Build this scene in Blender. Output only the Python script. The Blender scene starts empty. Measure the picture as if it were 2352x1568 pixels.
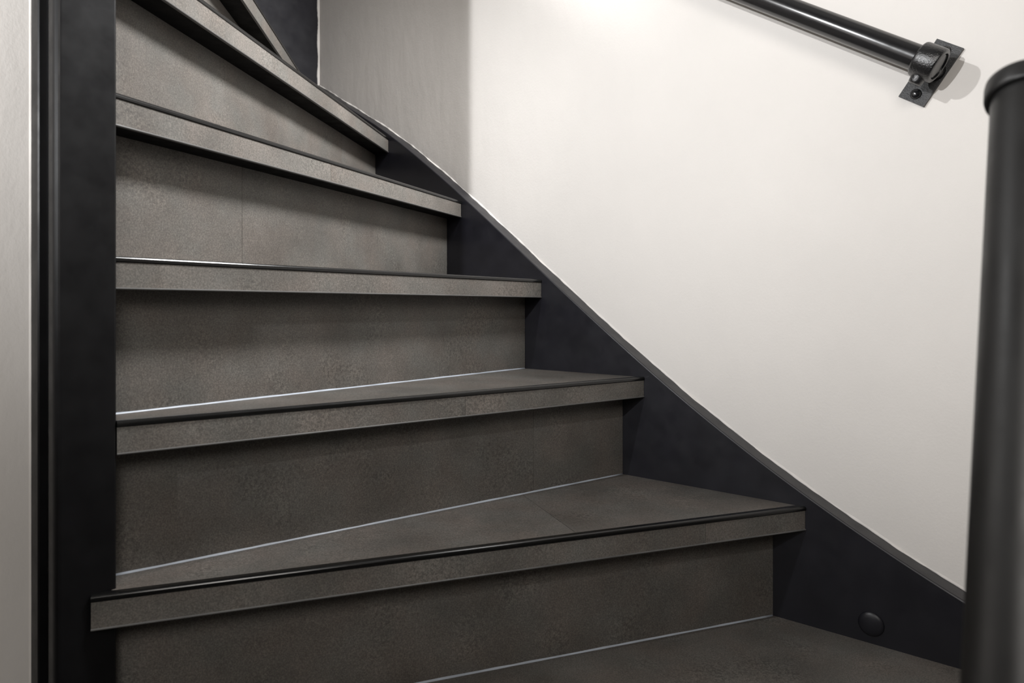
import bpy, bmesh, math, random
from mathutils import Vector

random.seed(7)
scene = bpy.context.scene
COL = scene.collection

# ------------------------------------------------------------------ plan of the place (metres)
RISE = 0.19
CAM_Z = 0.7003
# the stair wall: D runs up the stair along it, N points into the wall
_m = -0.8394
_k = math.sqrt(1 + _m * _m)
D = Vector((-1 / _k, -_m / _k, 0))
N = Vector((-_m / _k, 1 / _k, 0))
P0 = Vector((0, 1.498, 0))
UP = Vector((0, 0, 1))
STRING_T = 0.037


def W(s, w, z):
    """s metres up along the stair wall, w metres into it from the face of the string, z up"""
    return P0 + D * s + N * w + UP * z


# ------------------------------------------------------------------ camera, world, lights, exposure
cam = bpy.data.cameras.new('camera')
cam_o = bpy.data.objects.new('camera', cam)
COL.objects.link(cam_o)
cam_o.location = (0, 0, CAM_Z)
cam_o.rotation_euler = (math.radians(90), 0, 0)
cam.sensor_width = 36
cam.lens = 24
cam.shift_y = -(784 - 707.28) / 2352
cam.clip_start = 0.02
cam.dof.use_dof = True
cam.dof.focus_distance = 1.2
cam.dof.aperture_fstop = 7.0
scene.camera = cam_o

world = bpy.data.worlds.new('world')
scene.world = world
world.use_nodes = True
world.node_tree.nodes['Background'].inputs[0].default_value = (0.9, 0.95, 1.0, 1)
world.node_tree.nodes['Background'].inputs[1].default_value = 0.0


def spot(name, loc, target, power, angle, blend, size, col):
    l = bpy.data.lights.new(name, 'SPOT')
    l.energy = power
    l.spot_size = math.radians(angle)
    l.spot_blend = blend
    l.shadow_soft_size = size
    l.color = col
    o = bpy.data.objects.new(name, l)
    COL.objects.link(o)
    o.location = loc
    o.rotation_euler = (Vector(target) - Vector(loc)).to_track_quat('-Z', 'Y').to_euler()
    return o


# lamp in the hall, left of the camera, tilted up at the stair wall
spot('hall_spot_lamp', (-0.876, -0.233, 1.05), (0.16, 1.32, 1.74), 74, 108, 1.0, 0.014, (0.985, 0.992, 1.0))
# lamp high over the winders, aimed across them
spot('stair_spot_lamp', (0.38, 0.955, 1.80), (-0.48, 1.20, 1.25), 146, 94, 1.0, 0.12, (1.0, 0.995, 0.99))
# unseen fill light added behind the camera to brighten the lower walls
spot('hall_fill_spot', (0.12, -0.60, 1.38), (0.32, 1.00, 1.30), 34, 165, 0.6, 0.28, (1.0, 0.955, 0.905))

# unseen spot added beside the newel post to put a highlight on the handrail
spot('rail_highlight_spot', (-0.599, 0.4225, 1.40), (0.46, 1.07, 1.10), 28, 98, 1.0, 0.014, (0.985, 0.992, 1.0))

scene.view_settings.view_transform = 'Standard'
scene.view_settings.look = 'None'
scene.view_settings.gamma = 1
scene.view_settings.use_curve_mapping = False
scene.view_settings.exposure = 0.0
scene.cycles.max_bounces = 8
scene.cycles.use_denoising = True


# ------------------------------------------------------------------ materials
def new_mat(name):
    m = bpy.data.materials.new(name)
    m.use_nodes = True
    nt = m.node_tree
    return m, nt, nt.nodes['Principled BSDF']


def node(nt, kind, **kw):
    n = nt.nodes.new(kind)
    for k, v in kw.items():
        if k in n.inputs:
            n.inputs[k].default_value = v
        else:
            setattr(n, k, v)
    return n


def noise(nt, co, scale, detail=3.0, rough=0.55):
    n = node(nt, 'ShaderNodeTexNoise', Scale=scale, Detail=detail, Roughness=rough)
    nt.links.new(co, n.inputs['Vector'])
    return n.outputs['Fac']


def ramp(nt, fac, stops):
    r = nt.nodes.new('ShaderNodeValToRGB')
    el = r.color_ramp.elements
    while len(el) < len(stops):
        el.new(0.5)
    for e, (p, c) in zip(el, stops):
        e.position = p
        e.color = (*c, 1)
    nt.links.new(fac, r.inputs['Fac'])
    return r.outputs['Color']


def mix(nt, mode, fac, a, b):
    n = nt.nodes.new('ShaderNodeMix')
    n.data_type = 'RGBA'
    n.blend_type = mode
    for idx, val in ((0, fac), (6, a), (7, b)):
        if hasattr(val, 'is_linked'):
            nt.links.new(val, n.inputs[idx])
        elif idx == 0:
            n.inputs[0].default_value = val
        else:
            n.inputs[idx].default_value = (*val, 1)
    return n.outputs[2]


def bump(nt, b, height, strength, dist):
    n = node(nt, 'ShaderNodeBump', Strength=strength, Distance=dist)
    nt.links.new(height, n.inputs['Height'])
    nt.links.new(n.outputs['Normal'], b.inputs['Normal'])
    return n


def stone_material(name, shift=(0, 0, 0), gain=1.0):
    """grey-brown printed stone look with fine speckle and cloudy patches"""
    m, nt, b = new_mat(name)
    tc = node(nt, 'ShaderNodeTexCoord')
    mp = node(nt, 'ShaderNodeMapping')
    mp.inputs['Location'].default_value = shift
    nt.links.new(tc.outputs['Object'], mp.inputs['Vector'])
    co = mp.outputs['Vector']
    cloud = ramp(nt, noise(nt, co, 9, 4), [(0.3, (0.090 * gain, 0.0828 * gain, 0.0755 * gain)), (0.7, (0.139 * gain, 0.129 * gain, 0.119 * gain))])
    hue = ramp(nt, noise(nt, co, 14, 2), [(0.35, (1.035, 0.995, 0.97)), (0.65, (0.97, 1.0, 1.0))])
    c = mix(nt, 'MULTIPLY', 1.0, cloud, hue)
    speck = ramp(nt, noise(nt, co, 520, 2, 0.7), [(0.34, (0.62, 0.61, 0.59)), (0.52, (1.0, 1.0, 1.0)), (0.68, (1.5, 1.47, 1.43))])
    c = mix(nt, 'MULTIPLY', 0.75, c, speck)
    mask = ramp(nt, noise(nt, co, 11, 4), [(0.5, (0, 0, 0)), (0.62, (1, 1, 1))])
    worm = ramp(nt, noise(nt, co, 230, 3, 0.6), [(0.42, (0.80, 0.80, 0.80)), (0.55, (1.16, 1.16, 1.15))])
    c = mix(nt, 'MULTIPLY', mask, c, worm)
    nt.links.new(c, b.inputs['Base Color'])
    b.inputs['Roughness'].default_value = 0.55
    b.inputs['Specular IOR Level'].default_value = 0.35
    bump(nt, b, noise(nt, co, 480, 2), 0.12, 0.001)
    return m


def paint_material(name, col, rough, bump_s=0.05, scale=60.0, spec=0.5):
    m, nt, b = new_mat(name)
    tc = node(nt, 'ShaderNodeTexCoord')
    co = tc.outputs['Object']
    c = ramp(nt, noise(nt, co, 18, 4), [(0.35, tuple(x * 0.85 for x in col)), (0.65, tuple(x * 1.15 for x in col))])
    nt.links.new(c, b.inputs['Base Color'])
    r = ramp(nt, noise(nt, co, 30, 4), [(0.3, (rough * 0.85,) * 3), (0.7, (rough * 1.15,) * 3)])
    nt.links.new(r, b.inputs['Roughness'])
    b.inputs['Specular IOR Level'].default_value = spec
    bump(nt, b, noise(nt, co, scale, 4), bump_s, 0.002)
    return m


def plaster_material(name, col, bump_s=0.28):
    m, nt, b = new_mat(name)
    tc = node(nt, 'ShaderNodeTexCoord')
    co = tc.outputs['Object']
    c = ramp(nt, noise(nt, co, 5, 5), [(0.3, tuple(x * 0.975 for x in col)), (0.7, tuple(min(1, x * 1.02) for x in col))])
    nt.links.new(c, b.inputs['Base Color'])
    b.inputs['Roughness'].default_value = 0.75
    b.inputs['Specular IOR Level'].default_value = 0.25
    mp = node(nt, 'ShaderNodeMapping')
    mp.inputs['Scale'].default_value = (1, 1, 0.45)
    nt.links.new(co, mp.inputs['Vector'])
    h1 = noise(nt, mp.outputs['Vector'], 26, 6, 0.6)
    h2 = noise(nt, co, 260, 3, 0.6)
    add = node(nt, 'ShaderNodeMath', operation='MULTIPLY_ADD')
    nt.links.new(h2, add.inputs[0])
    add.inputs[1].default_value = 0.16
    nt.links.new(h1, add.inputs[2])
    bump(nt, b, add.outputs[0], bump_s, 0.004)
    return m


MAT = {
    'stone_a': stone_material('stone_cladding_a'),
    'stone_b': stone_material('stone_cladding_b', (3.1, 1.7, 0.4), 1.06),
    'stone_c': stone_material('stone_cladding_c', (7.7, 4.2, 2.9), 0.95),
    'stone_nose_lit': stone_material('stone_cladding_nosing_lit', (1.3, 6.6, 5.1), 1.2),  # both nosing stones: colour lightened to stand in for stronger light on step fronts
    'stone_nose_lit_b': stone_material('stone_cladding_nosing_lit_b', (5.3, 2.6, 8.1), 1.26),
    'black': paint_material('black_satin_paint', (0.0090, 0.0088, 0.0125), 0.40),
    'underside': paint_material('black_matt_underside', (0.0025, 0.0025, 0.0028), 0.6, 0.05, 60, 0.12),
    'newel': paint_material('black_newel_paint', (0.0042, 0.0042, 0.0048), 0.42, 0.06, 40, 0.25),
    'trim': paint_material('black_edge_profile', (0.005, 0.005, 0.005), 0.2, 0.0),
    'lip': paint_material('grey_edge_profile', (0.10, 0.098, 0.095), 0.35, 0.0),
    'wall': plaster_material('cream_plaster', (0.775, 0.742, 0.708)),
    'wall_plain': plaster_material('white_plaster', (0.38, 0.365, 0.345)),
    'seal': paint_material('grey_sealant', (0.42, 0.46, 0.52), 0.35, 0.0),
    'tube': paint_material('black_powder_coated_tube', (0.008, 0.008, 0.009), 0.22, 0.006, 500, 0.9),
    'cast': paint_material('black_cast_iron', (0.008, 0.008, 0.009), 0.26, 0.3, 500, 0.9),
    'plate': paint_material('black_hammered_plate', (0.008, 0.008, 0.009), 0.42, 0.5, 500, 0.7),
    'pole': paint_material('black_matt_pole', (0.014, 0.0138, 0.0138), 0.44, 0.006, 300, 0.45),
    'floor': paint_material('dark_grey_floor', (0.05, 0.047, 0.045), 0.5, 0.05),
    'ceiling': paint_material('white_ceiling_paint', (0.5, 0.5, 0.49), 0.8, 0.02),
}


# ------------------------------------------------------------------ mesh helpers
def finish(name, bm, mat, parent=None, label=None, smooth=False, kind=None):
    bmesh.ops.recalc_face_normals(bm, faces=bm.faces[:])
    me = bpy.data.meshes.new(name)
    bm.to_mesh(me)
    bm.free()
    me.materials.append(MAT[mat])
    if smooth:
        for p in me.polygons:
            p.use_smooth = True
    o = bpy.data.objects.new(name, me)
    COL.objects.link(o)
    if parent is not None:
        o.parent = parent
        o.matrix_parent_inverse = parent_world(parent).inverted()
    if label:
        o['label'] = label
    if kind:
        o['kind'] = kind
    return o


def parent_world(o):
    from mathutils import Matrix
    return Matrix.Translation(o.location) if o.type == 'EMPTY' else Matrix.Identity(4)


def loft(bm, rings, cap=True):
    """closed rings of points, one after the other"""
    vs = [[bm.verts.new(p) for p in r] for r in rings]
    n = len(vs[0])
    for a, b in zip(vs, vs[1:]):
        for i in range(n):
            bm.faces.new((a[i], a[(i + 1) % n], b[(i + 1) % n], b[i]))
    if cap:
        bm.faces.new(vs[0][::-1])
        bm.faces.new(vs[-1])
    return vs


def prism(bm, poly, z0, z1):
    loft(bm, [[Vector((p[0], p[1], z0)) for p in poly], [Vector((p[0], p[1], z1)) for p in poly]])


def box_sw(bm, s0, s1, w0, w1, z0, z1):
    prism(bm, [W(s0, w0, 0), W(s1, w0, 0), W(s1, w1, 0), W(s0, w1, 0)], z0, z1)


def frame_of(axis):
    a = axis.normalized()
    u = a.cross(UP)
    if u.length < 1e-4:
        u = Vector((1, 0, 0))
    u.normalize()
    return a, u, a.cross(u).normalized()


def lathe(bm, base, axis, prof, seg=48, close=True):
    """prof = [(distance along the axis, radius)]"""
    a, u, v = frame_of(axis)
    rings = []
    for h, r in prof:
        r = max(r, 1e-5)
        rings.append([base + a * h + (u * math.cos(t) + v * math.sin(t)) * r for t in [2 * math.pi * i / seg for i in range(seg)]])
    loft(bm, rings, close)


def bevel_all(bm, width, seg=2, angle=25):
    ed = [e for e in bm.edges if len(e.link_faces) == 2 and e.calc_face_angle(0) > math.radians(angle)]
    bmesh.ops.bevel(bm, geom=ed, offset=width, segments=seg, affect='EDGES', profile=0.5)


def empty(name, loc, label, cat):
    o = bpy.data.objects.new(name, None)
    COL.objects.link(o)
    o.location = loc
    o.empty_display_size = 0.1
    o['label'] = label
    o['category'] = cat
    return o


# ------------------------------------------------------------------ the setting
def grid_wall(name, s0, s1, w, z0, z1, thick, mat):
    bm = bmesh.new()
    box_sw(bm, s0, s1, w, w + thick, z0, z1)
    o = finish(name, bm, mat)
    o['kind'] = 'structure'
    return o


S_CORNER = 0.781                      # back string face, measured along the stair wall
NEWEL_W = -0.8402                     # newel side that faces the stair, in w
PART_W = -0.9016                      # newel side that faces the hall
wall_right = grid_wall('wall_right', -2.6, S_CORNER + STRING_T + 0.1, STRING_T, 0, 2.7, 0.1, 'wall')
wall_right['label'] = 'cream plastered stair wall behind the handrail'
bm = bmesh.new()
box_sw(bm, S_CORNER + STRING_T, S_CORNER + STRING_T + 0.1, -2.4, STRING_T, 0, 2.7)
wall_back = finish('wall_back', bm, 'wall')
wall_back['kind'] = 'structure'
wall_back['label'] = 'shaded plaster wall at the top of the winders'
bm = bmesh.new()
box_sw(bm, -0.036, 0.06, -2.4, PART_W + 0.02, 0, 2.7)
wall_left = finish('wall_left', bm, 'wall')
wall_left['kind'] = 'structure'
wall_left['label'] = 'narrow strip of plaster wall left of the newel post'
for nm, a in (('wall_hall', (-2.6, S_CORNER + STRING_T, -2.5, -2.4)), ('wall_front', (-2.7, -2.6, -2.5, STRING_T + 0.1))):
    bm = bmesh.new()
    box_sw(bm, *a, 0, 2.7)
    o = finish(nm, bm, 'wall_plain')
    o['kind'] = 'structure'
bm = bmesh.new()
box_sw(bm, -2.7, S_CORNER + STRING_T + 0.1, -2.5, STRING_T + 0.1, -0.1, 0)
floor = finish('floor', bm, 'floor')
floor['kind'] = 'structure'
bm = bmesh.new()
box_sw(bm, -2.7, S_CORNER + STRING_T + 0.1, -2.5, STRING_T + 0.1, 2.7, 2.8)
ceil = finish('ceiling', bm, 'ceiling')
ceil['kind'] = 'structure'

# ------------------------------------------------------------------ the staircase
stair = empty('staircase', (0, 1.0, 0), 'winding staircase clad in grey-brown stone-look panels with black string and newel post', 'staircase')

# nosing lines: direction in plan (degrees), distance from the camera's foot point, left end, panel seams
STEPS = [
    dict(ang=4.9, dist=0.739, left=-0.50),
    dict(ang=20.10, dist=0.8695, left=-0.1783, nose_seam=[0.6312], tread_seam=0.42),
    dict(ang=35.94, dist=0.8954, left=0.0925, nose_seam=[0.5611], riser_seam=[0.7284]),
    dict(ang=51.07, dist=0.8583),
    dict(ang=67.00, dist=0.7324, nose_seam=[0.9445], riser_seam=[0.7901]),
    dict(ang=81.26, dist=0.5831, riser_seam=[1.5008]),
    dict(ang=95.28, dist=0.3943),
]
OVER = 0.046
NOSE_H = 0.038


def line_of(k):
    a = math.radians(STEPS[k]['ang'])
    e = Vector((math.cos(a), math.sin(a), 0))
    back = Vector((-math.sin(a), math.cos(a), 0))
    return e, back, STEPS[k]['dist']


def t_string(k, off, w=0.0):
    """run along line k (moved back by off) to the string face, or to the back string"""
    e, b, dist = line_of(k)
    p = b * (dist + off)
    t1 = (w - (p - P0).dot(N)) / e.dot(N)
    if e.dot(D) > 1e-6:
        t2 = (S_CORNER - (p - P0).dot(D)) / e.dot(D)
        if t2 > 0:
            return min(t1, t2)
    return t1


def t_newel(k, off, inside=0.02):
    e, b, dist = line_of(k)
    p = b * (dist + off)
    return (NEWEL_W - inside - (p - P0).dot(N)) / e.dot(N)


def at(k, off, t):
    e, b, dist = line_of(k)
    return b * (dist + off) + e * t


def left_t(k, off):
    if 'left' in STEPS[k] and off < 0.02:
        return STEPS[k]['left']
    return t_newel(k, off)


def sweep(k, prof, z, t0=None, t1=None):
    """profile points (off behind the nosing line, dz) swept along nosing k; None = mitred to newel / string"""
    bm = bmesh.new()
    ra = [at(k, o, left_t(k, o) if t0 is None else t0) + UP * (z + dz) for o, dz in prof]
    rb = [at(k, o, t_string(k, o) - 0.0008 if t1 is None else t1) + UP * (z + dz) for o, dz in prof]
    loft(bm, [ra, rb])
    return bm


def arc(cx, cz, r, a0, a1, n):
    return [(cx + r * math.cos(math.radians(a0 + (a1 - a0) * i / n)), cz + r * math.sin(math.radians(a0 + (a1 - a0) * i / n))) for i in range(n + 1)]


STONES = ['stone_a', 'stone_b', 'stone_c']
for k in range(len(STEPS)):
    st = STEPS[k]
    z = RISE * (k + 1)
    nxt = k + 1 if k + 1 < len(STEPS) else None
    depth = 0.12
    # --- tread core board, painted black underneath
    if nxt is not None:
        back0 = at(nxt, OVER + 0.002, t_newel(nxt, OVER))
        back1 = at(nxt, OVER + 0.002, t_string(nxt, OVER) - 0.0008)
    else:
        back0 = at(k, 0.16, t_newel(k, 0.16))
        back1 = at(k, 0.16, t_string(k, 0.16) - 0.0008)
    fl = at(k, 0.0048, left_t(k, 0.0048))
    fr = at(k, 0.0048, t_string(k, 0.0048) - 0.0008)
    bm = bmesh.new()
    prism(bm, [fl, fr, back1, back0], z - 0.0368, z - 0.0016)
    tread = finish('tread', bm, 'underside', stair)
    # --- stone panels on top
    f0 = at(k, 0.0125, max(left_t(k, 0.0125), t_newel(k, 0.0125, 0.004)))
    f1 = at(k, 0.0125, t_string(k, 0.0125) - 0.001)
    if 'tread_seam' in st:
        q = (st['tread_seam'] - 0.0)
        e, b, dist = line_of(k)
        ts = st['tread_seam']
        fa = at(k, 0.0125, ts + 0.0)
        # seam square to the nosing
        en, bn, dn = line_of(nxt)
        pa = fa - bn * (dn + OVER)
        run = -pa.dot(bn) / b.dot(bn)
        fb = fa + b * run
        g = e * 0.0004
        for poly, ms in (([f0, fa - g, fb - g, back0], 'stone_b'), ([fa + g, f1, back1, fb + g], 'stone_a')):
            bm = bmesh.new()
            prism(bm, poly, z - 0.0015, z)
            finish('tread_panel', bm, ms, tread)
    else:
        bm = bmesh.new()
        prism(bm, [f0, f1, back1, back0], z - 0.0015, z)
        finish('tread_panel', bm, STONES[k % 3], tread)
    # --- black edge profile with a rounded nose
    prof = [(0.0122, 0.0007), (0.0045, 0.0011)] + [(0.0036 - 0.0036 * math.sin(math.radians(a)), -0.0025 + 0.0036 * math.cos(math.radians(a))) for a in (10, 30, 50, 70, 90)] + [(0.0, -0.0048), (0.0006, -0.0058), (0.0016, -0.0062), (0.0047, -0.0062), (0.0047, -0.0015), (0.0122, -0.0015)]
    finish('edge_profile', sweep(k, prof, z), 'trim', tread, 'black metal edge profile with a rounded nose')
    # --- stone strip on the front of the tread
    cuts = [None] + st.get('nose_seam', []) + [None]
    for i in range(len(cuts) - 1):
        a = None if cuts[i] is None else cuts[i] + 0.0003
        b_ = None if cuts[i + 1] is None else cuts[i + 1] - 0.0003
        finish('nosing_panel', sweep(k, [(0.0016, -0.0062), (0.0016, -0.0356), (0.0047, -0.0356), (0.0047, -0.0062)], z, a, b_), ('stone_nose_lit', 'stone_nose_lit_b')[i % 2], tread)
    # --- thin grey lip under it
    lipp = [(0.0047, -0.0356), (0.0008, -0.0356), (0.0002, -0.0361), (0.0, -0.0368), (0.0003, -0.0376), (0.0012, -0.038), (0.0047, -0.038)]
    finish('lower_lip', sweep(k, lipp, z), 'lip', tread, 'thin grey metal lip along the bottom edge')
    # --- riser below this tread
    zb = z - RISE
    r0 = (lambda off, kk=k: t_newel(kk, off) if kk else STEPS[0]['left'])
    bm = bmesh.new()
    prism(bm, [at(k, OVER + 0.004, r0(OVER)), at(k, OVER + 0.004, t_string(k, OVER + 0.004) - 0.0008), at(k, OVER + 0.018, t_string(k, OVER + 0.018) - 0.0008), at(k, OVER + 0.018, r0(OVER + 0.018))], zb, z - 0.0368)
    riser = finish('riser', bm, 'black', stair)
    cuts = [None] + st.get('riser_seam', []) + [None]
    for i in range(len(cuts) - 1):
        a = r0(OVER) if cuts[i] is None else cuts[i] + 0.0003
        c0 = t_string(k, OVER) - 0.0009 if cuts[i + 1] is None else cuts[i + 1] - 0.0003
        c1 = t_string(k, OVER + 0.004) - 0.0009 if cuts[i + 1] is None else cuts[i + 1] - 0.0003
        bm = bmesh.new()
        prism(bm, [at(k, OVER, a), at(k, OVER, c0), at(k, OVER + 0.004, c1), at(k, OVER + 0.004, a)], zb + 0.0005, z - 0.0369)
        finish('riser_panel', bm, STONES[(k + i) % 3], riser)
    if k in (1, 2, 3):
        # sealant bead in the corner of riser and tread, slightly uneven
        bm = bmesh.new()
        n = 40
        ta, tb = t_newel(k, OVER, 0.0), t_string(k, OVER) - 0.002
        rings = []
        for i in range(n + 1):
            t = ta + (tb - ta) * i / n
            r = 0.0027 * (1 + 0.25 * (random.random() - 0.5))
            rings.append([at(k, OVER + 0.0006 - r * c, t) + UP * (zb - 0.0003 + r * s_) for c, s_ in ((0, 0), (1, 0), (0.86, 0.35), (0.5, 0.62), (0.2, 0.9), (0, 1.0))])
        loft(bm, rings)
        finish('sealant_bead', bm, 'seal', riser, 'pale grey sealant line', smooth=True)

# --- wall string with its curved top
CURVE = [(-1.45, 0.03), (-1.2, 0.125), (-1.0, 0.211), (-0.844, 0.2795), (-0.771, 0.313), (-0.683, 0.3595), (-0.60, 0.4065), (-0.52, 0.4555), (-0.44, 0.508), (-0.36, 0.5635), (-0.27, 0.631),
         (-0.18, 0.701), (-0.088, 0.772), (-0.0173, 0.8285), (0.0562, 0.888), (0.14, 0.952), (0.224, 1.018), (0.32, 1.088), (0.404, 1.144), (0.462, 1.18), (0.52, 1.212), (0.625, 1.2715), (0.70, 1.316), (0.781, 1.362)]


def smooth_curve(pts, n=8):
    out = []
    for i in range(len(pts) - 1):
        p1, p2 = pts[i], pts[i + 1]
        p0 = pts[i - 1] if i else p1
        p3 = pts[i + 2] if i + 2 < len(pts) else p2
        m1 = (p2[1] - p0[1]) / (p2[0] - p0[0])
        m2 = (p3[1] - p1[1]) / (p3[0] - p1[0])
        h = p2[0] - p1[0]
        for j in range(n):
            t = j / n
            z = (2 * t ** 3 - 3 * t * t + 1) * p1[1] + (t ** 3 - 2 * t * t + t) * h * m1 + (-2 * t ** 3 + 3 * t * t) * p2[1] + (t ** 3 - t * t) * h * m2
            out.append((p1[0] + h * t, z))
    out.append(pts[-1])
    return out


# relax the measured heights a little so that the curve runs fair
for _ in range(3):
    CURVE = [CURVE[0]] + [(CURVE[i][0], 0.5 * CURVE[i][1] + 0.5 * (CURVE[i - 1][1] + (CURVE[i + 1][1] - CURVE[i - 1][1]) * (CURVE[i][0] - CURVE[i - 1][0]) / (CURVE[i + 1][0] - CURVE[i - 1][0]))) for i in range(1, len(CURVE) - 1)] + [CURVE[-1]]
TOP = smooth_curve(CURVE)
bm = bmesh.new()
rings = []
for s, z in TOP:
    zb = max(0.0, z - 0.48)
    c = 0.0025
    rings.append([W(s, 0, zb), W(s, 0, z - c), W(s, c * 0.3, z - c * 0.3), W(s, c, z), W(s, STRING_T - 0.0005, z), W(s, STRING_T - 0.0005, zb)])
loft(bm, rings)
wall_string = finish('wall_string', bm, 'black', stair, 'black painted wall string with a curved top edge')
for p in wall_string.data.polygons:
    p.use_smooth = False
# cover cap on the string above the lowest tread
bm = bmesh.new()
lathe(bm, W(-0.7138, 0.0, 0.220), -N, [(0.0, 0.0182), (0.0012, 0.0182), (0.0026, 0.0172), (0.0042, 0.0140), (0.0053, 0.009), (0.0058, 0.004), (0.006, 0.0)], 40, False)
finish('cover_cap', bm, 'black', wall_string, 'round domed black cover cap', smooth=True)

# --- string along the back wall
bm = bmesh.new()
box_sw(bm, S_CORNER, S_CORNER + STRING_T - 0.0005, -0.72, STRING_T - 0.0005, 0.75, 2.15)
finish('back_string', bm, 'black', stair, 'tall black board at the corner behind the upper steps')

# --- newel post: rounded hall corner, rebate and lath
NS = -0.1150                          # front face of the newel in s
bm = bmesh.new()
r = 0.007
poly = [(NS, NEWEL_W), (NS, PART_W + r)] + [(NS + r - r * math.cos(math.radians(a)), PART_W + r - r * math.sin(math.radians(a))) for a in (15, 30, 45, 60, 75, 90)] + \
       [(NS + 0.019, PART_W), (NS + 0.0215, PART_W + 0.0025), (NS + 0.0215, PART_W + 0.008), (NS + 0.056, PART_W + 0.008), (NS + 0.078, PART_W + 0.008), (NS + 0.078, NEWEL_W)]
prism(bm, [W(s, w, 0) for s, w in poly], 0.0, 2.7)
bmesh.ops.bevel(bm, geom=[e for e in bm.edges if abs(e.verts[0].co.z - e.verts[1].co.z) > 1 and (e.verts[0].co.xy - W(NS, NEWEL_W, 0).xy).length < 1e-4], offset=0.0022, segments=3, affect='EDGES', profile=0.5)
newel = finish('newel_post', bm, 'newel', stair, 'tall black newel post with a rounded corner')
bm = bmesh.new()
poly = [(NS + 0.054, PART_W + 0.009), (NS + 0.054, PART_W + 0.001), (NS + 0.0555, PART_W - 0.0005), (NS + 0.078, PART_W - 0.0005), (NS + 0.0795, PART_W + 0.001), (NS + 0.0795, PART_W + 0.009)]
prism(bm, [W(s, w, 0) for s, w in poly], 0.0, 2.7)
finish('cover_lath', bm, 'newel', newel, 'thin black lath against the plaster')

# ------------------------------------------------------------------ uneven plaster and paint edges along the black woodwork
bm = bmesh.new()
rings = []
step = 0.004
s = -1.3
ph = [random.random() * 6 for _ in range(6)]


def top_at(s):
    for (a, za), (b, zb_) in zip(TOP, TOP[1:]):
        if a <= s <= b:
            return za + (zb_ - za) * (s - a) / (b - a)
    return TOP[-1][1]


while s < S_CORNER - 0.003:
    z = top_at(s)
    j = 0.0012 * math.sin(s * 37 + ph[0]) + 0.001 * math.sin(s * 91 + ph[1]) + 0.0008 * math.sin(s * 210 + ph[2]) + 0.0007 * (random.random() - 0.5)
    a = 0.0016 + 0.8 * j
    b_ = 0.0026 + 0.0010 * math.sin(s * 53 + ph[3]) + 0.0006 * random.random()
    w0 = STRING_T
    rings.append([W(s, w0 + 0.002, z + 0.0002), W(s, w0 - max(0.0002, a), z + 0.0002), W(s, w0 - max(0.00015, a * 0.7), z + b_ * 0.5), W(s, w0 - max(0.0001, a * 0.3), z + b_), W(s, w0 + 0.002, z + b_ * 2.4)])
    s += step
loft(bm, rings)
finish('caulk_bead', bm, 'wall', wall_right, 'uneven cream caulk line above the black string', smooth=True)
bm = bmesh.new()
rings = []
z = 1.2
while z < 2.15:
    a = 0.0045 + 0.0012 * math.sin(z * 60) + 0.001 * (random.random() - 0.5)
    rings.append([W(S_CORNER - 0.0045, STRING_T + 0.002, z), W(S_CORNER - 0.004, STRING_T - a * 0.4, z), W(S_CORNER - 0.0006, STRING_T - a, z), W(S_CORNER + 0.001, STRING_T - a, z), W(S_CORNER + 0.001, STRING_T + 0.002, z)])
    z += 0.005
loft(bm, rings)
finish('caulk_bead', bm, 'wall', wall_right, 'uneven cream caulk line beside the tall black board', smooth=True)
bm = bmesh.new()
rings = []
z = 0.0
while z < 2.7:
    a = 0.0022 + 0.0007 * math.sin(z * 23) + 0.0006 * math.sin(z * 71 + 1) + 0.0012 * (random.random() - 0.5)
    s0 = -0.036
    rings.append([W(s0 + 0.001, PART_W + 0.004, z), W(s0 - a * 0.45, PART_W + 0.0002, z), W(s0 - a * 0.25, PART_W - 0.0008, z), W(s0 - 0.0001, PART_W - 0.0024, z), W(s0 + 0.001, PART_W - 0.003, z)])
    z += 0.006
loft(bm, rings)
finish('caulk_bead', bm, 'wall', wall_left, 'uneven cream caulk line beside the newel post', smooth=True)

# ------------------------------------------------------------------ handrail on the stair wall
RW = -0.016
SL = math.atan(0.671)
rail_dir = (D * math.cos(SL) + UP * math.sin(SL)).normalized()          # up the stair
rail_end = W(-0.8053, RW, 1.0425)
rail = empty('handrail', W(-0.7864, STRING_T, 1.0505), 'black metal tube handrail on a bracket fixed to the cream stair wall', 'handrail')
bm = bmesh.new()
lathe(bm, rail_end + rail_dir * 0.004, rail_dir, [(0, 0.0), (0, 0.0176), (0.0006, 0.0180), (0.004, 0.0180), (0.4, 0.0180), (0.8, 0.0180), (1.246, 0.0180), (1.2494, 0.0180), (1.25, 0.0176), (1.25, 0.0)], 64, False)
finish('rail_tube', bm, 'tube', rail, smooth=True)
bm = bmesh.new()
# ring around the end of the tube
lathe(bm, rail_end, rail_dir, [(0.0, 0.0186), (-0.0002, 0.0215), (0.0008, 0.0236), (0.0028, 0.0246), (0.0290, 0.0246), (0.0312, 0.0238), (0.0322, 0.0222), (0.0322, 0.0181), (0.0, 0.0181)], 64, False)
bracket = finish('bracket_ring', bm, 'cast', rail, 'black cast ring gripping the tube end', smooth=True)
bm = bmesh.new()
lathe(bm, rail_end + rail_dir * 0.0035, -rail_dir, [(-0.003, 0.0182), (0.0, 0.0182), (0.0012, 0.0178), (0.0018, 0.0165), (0.0018, 0.0)], 64, False)
finish('end_cap', bm, 'tube', rail, 'flat black disc closing the tube end', smooth=False)
# stem from the ring to the plate
mid = rail_end + rail_dir * 0.0165
across = rail_dir.cross(N).normalized()
if across.z > 0:
    across = -across
bm = bmesh.new()
lathe(bm, mid + N * 0.015, N, [(0.0, 0.011), (0.018, 0.0105), (0.028, 0.012), (0.0335, 0.015)], 32)
finish('bracket_stem', bm, 'cast', rail, smooth=True)
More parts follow.
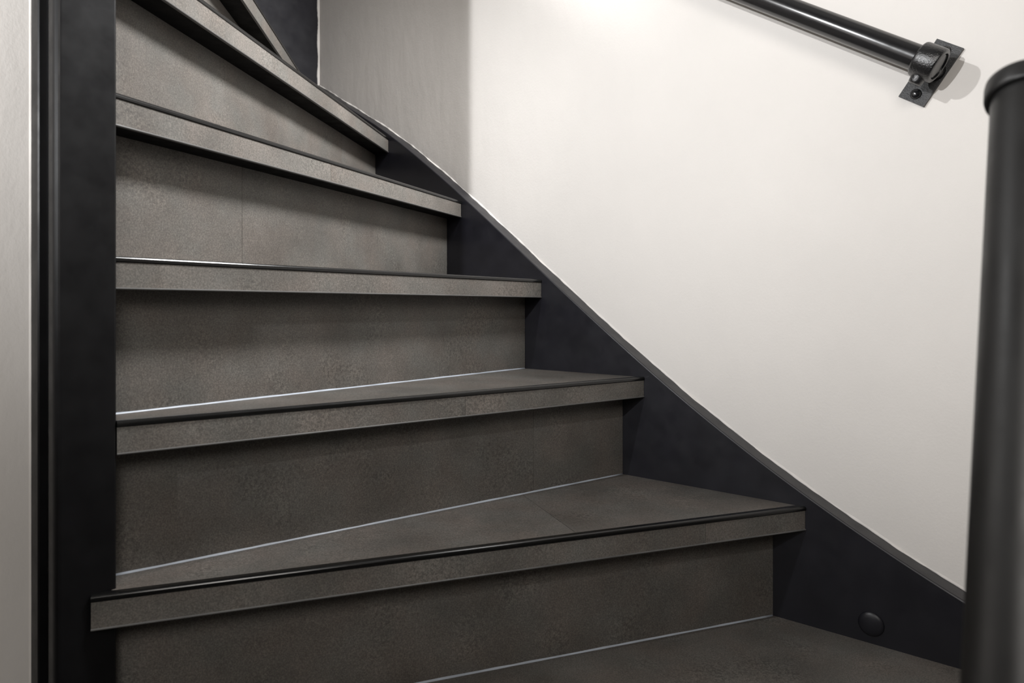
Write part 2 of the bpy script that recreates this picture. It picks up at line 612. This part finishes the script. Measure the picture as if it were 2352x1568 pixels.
# set screw boss under the ring
bm = bmesh.new()
lathe(bm, mid + across * 0.020, across, [(0.0, 0.0112), (0.004, 0.0104), (0.0085, 0.0096), (0.0115, 0.0092), (0.0128, 0.0078), (0.0128, 0.0)], 32, False)
finish('set_screw', bm, 'cast', bracket, smooth=True)
# wall plate
bm = bmesh.new()
c = W(-0.7864, 0, 1.0505)
hx, hy = 0.0200, 0.0455
pl = []
for sx, sy in ((-1, -1), (1, -1), (1, 1), (-1, 1)):
    q = c + rail_dir * (sx * hx) + across * (sy * hy)
    pl.append(q)
loft(bm, [[p + N * 0.0322 for p in pl], [p + N * (STRING_T - 0.0003) for p in pl]])
bevel_all(bm, 0.0014, 3)
plate = finish('wall_plate', bm, 'plate', rail, 'black hammered rectangular plate')
for sgn in (-1, 1):
    bm = bmesh.new()
    lathe(bm, c + across * (sgn * 0.0335) + N * 0.0324, -N, [(0.0, 0.0078), (0.001, 0.0078), (0.0030, 0.0070), (0.0048, 0.0052), (0.0058, 0.003), (0.0061, 0.0)], 32, False)
    finish('plate_screw', bm, 'tube', plate, 'round black screw head', smooth=True)

# ------------------------------------------------------------------ second tube close to the camera
top_p = Vector((0.3255, 0.430, 0.8345))
low_p = Vector((0.2276, 0.310, 0.530))
ax = (low_p - top_p).normalized()
ln = (top_p.z - 0.002) / -ax.z
foot = top_p + ax * ln
pole = empty('capped_pole', foot, 'blurred black tube with a flat round cap standing close at the right edge', 'tube')
bm = bmesh.new()
lathe(bm, top_p + ax * 0.004, ax, [(0, 0.0), (0, 0.0196), (0.0006, 0.0200), (0.004, 0.0200), (0.3, 0.0200), (0.6, 0.0200), (ln - 0.012, 0.0200), (ln - 0.0086, 0.0200), (ln - 0.008, 0.0196), (ln - 0.008, 0.0)], 64, False)
finish('pole_tube', bm, 'pole', pole, smooth=True)
bm = bmesh.new()
lathe(bm, top_p, ax, [(-0.010, 0.0), (-0.010, 0.0215), (-0.0085, 0.0232), (-0.006, 0.0236), (0.002, 0.0236), (0.0045, 0.0230), (0.005, 0.0218), (0.005, 0.0198)], 64, False)
finish('pole_cap', bm, 'pole', pole, 'flat black round cap', smooth=True)
bm = bmesh.new()
lathe(bm, Vector((foot.x, foot.y, 0.0005)), UP, [(0.0, 0.04), (0.004, 0.04), (0.006, 0.038), (0.006, 0.022), (0.016, 0.0215), (0.016, 0.0)], 48, False)
finish('floor_flange', bm, 'cast', pole)
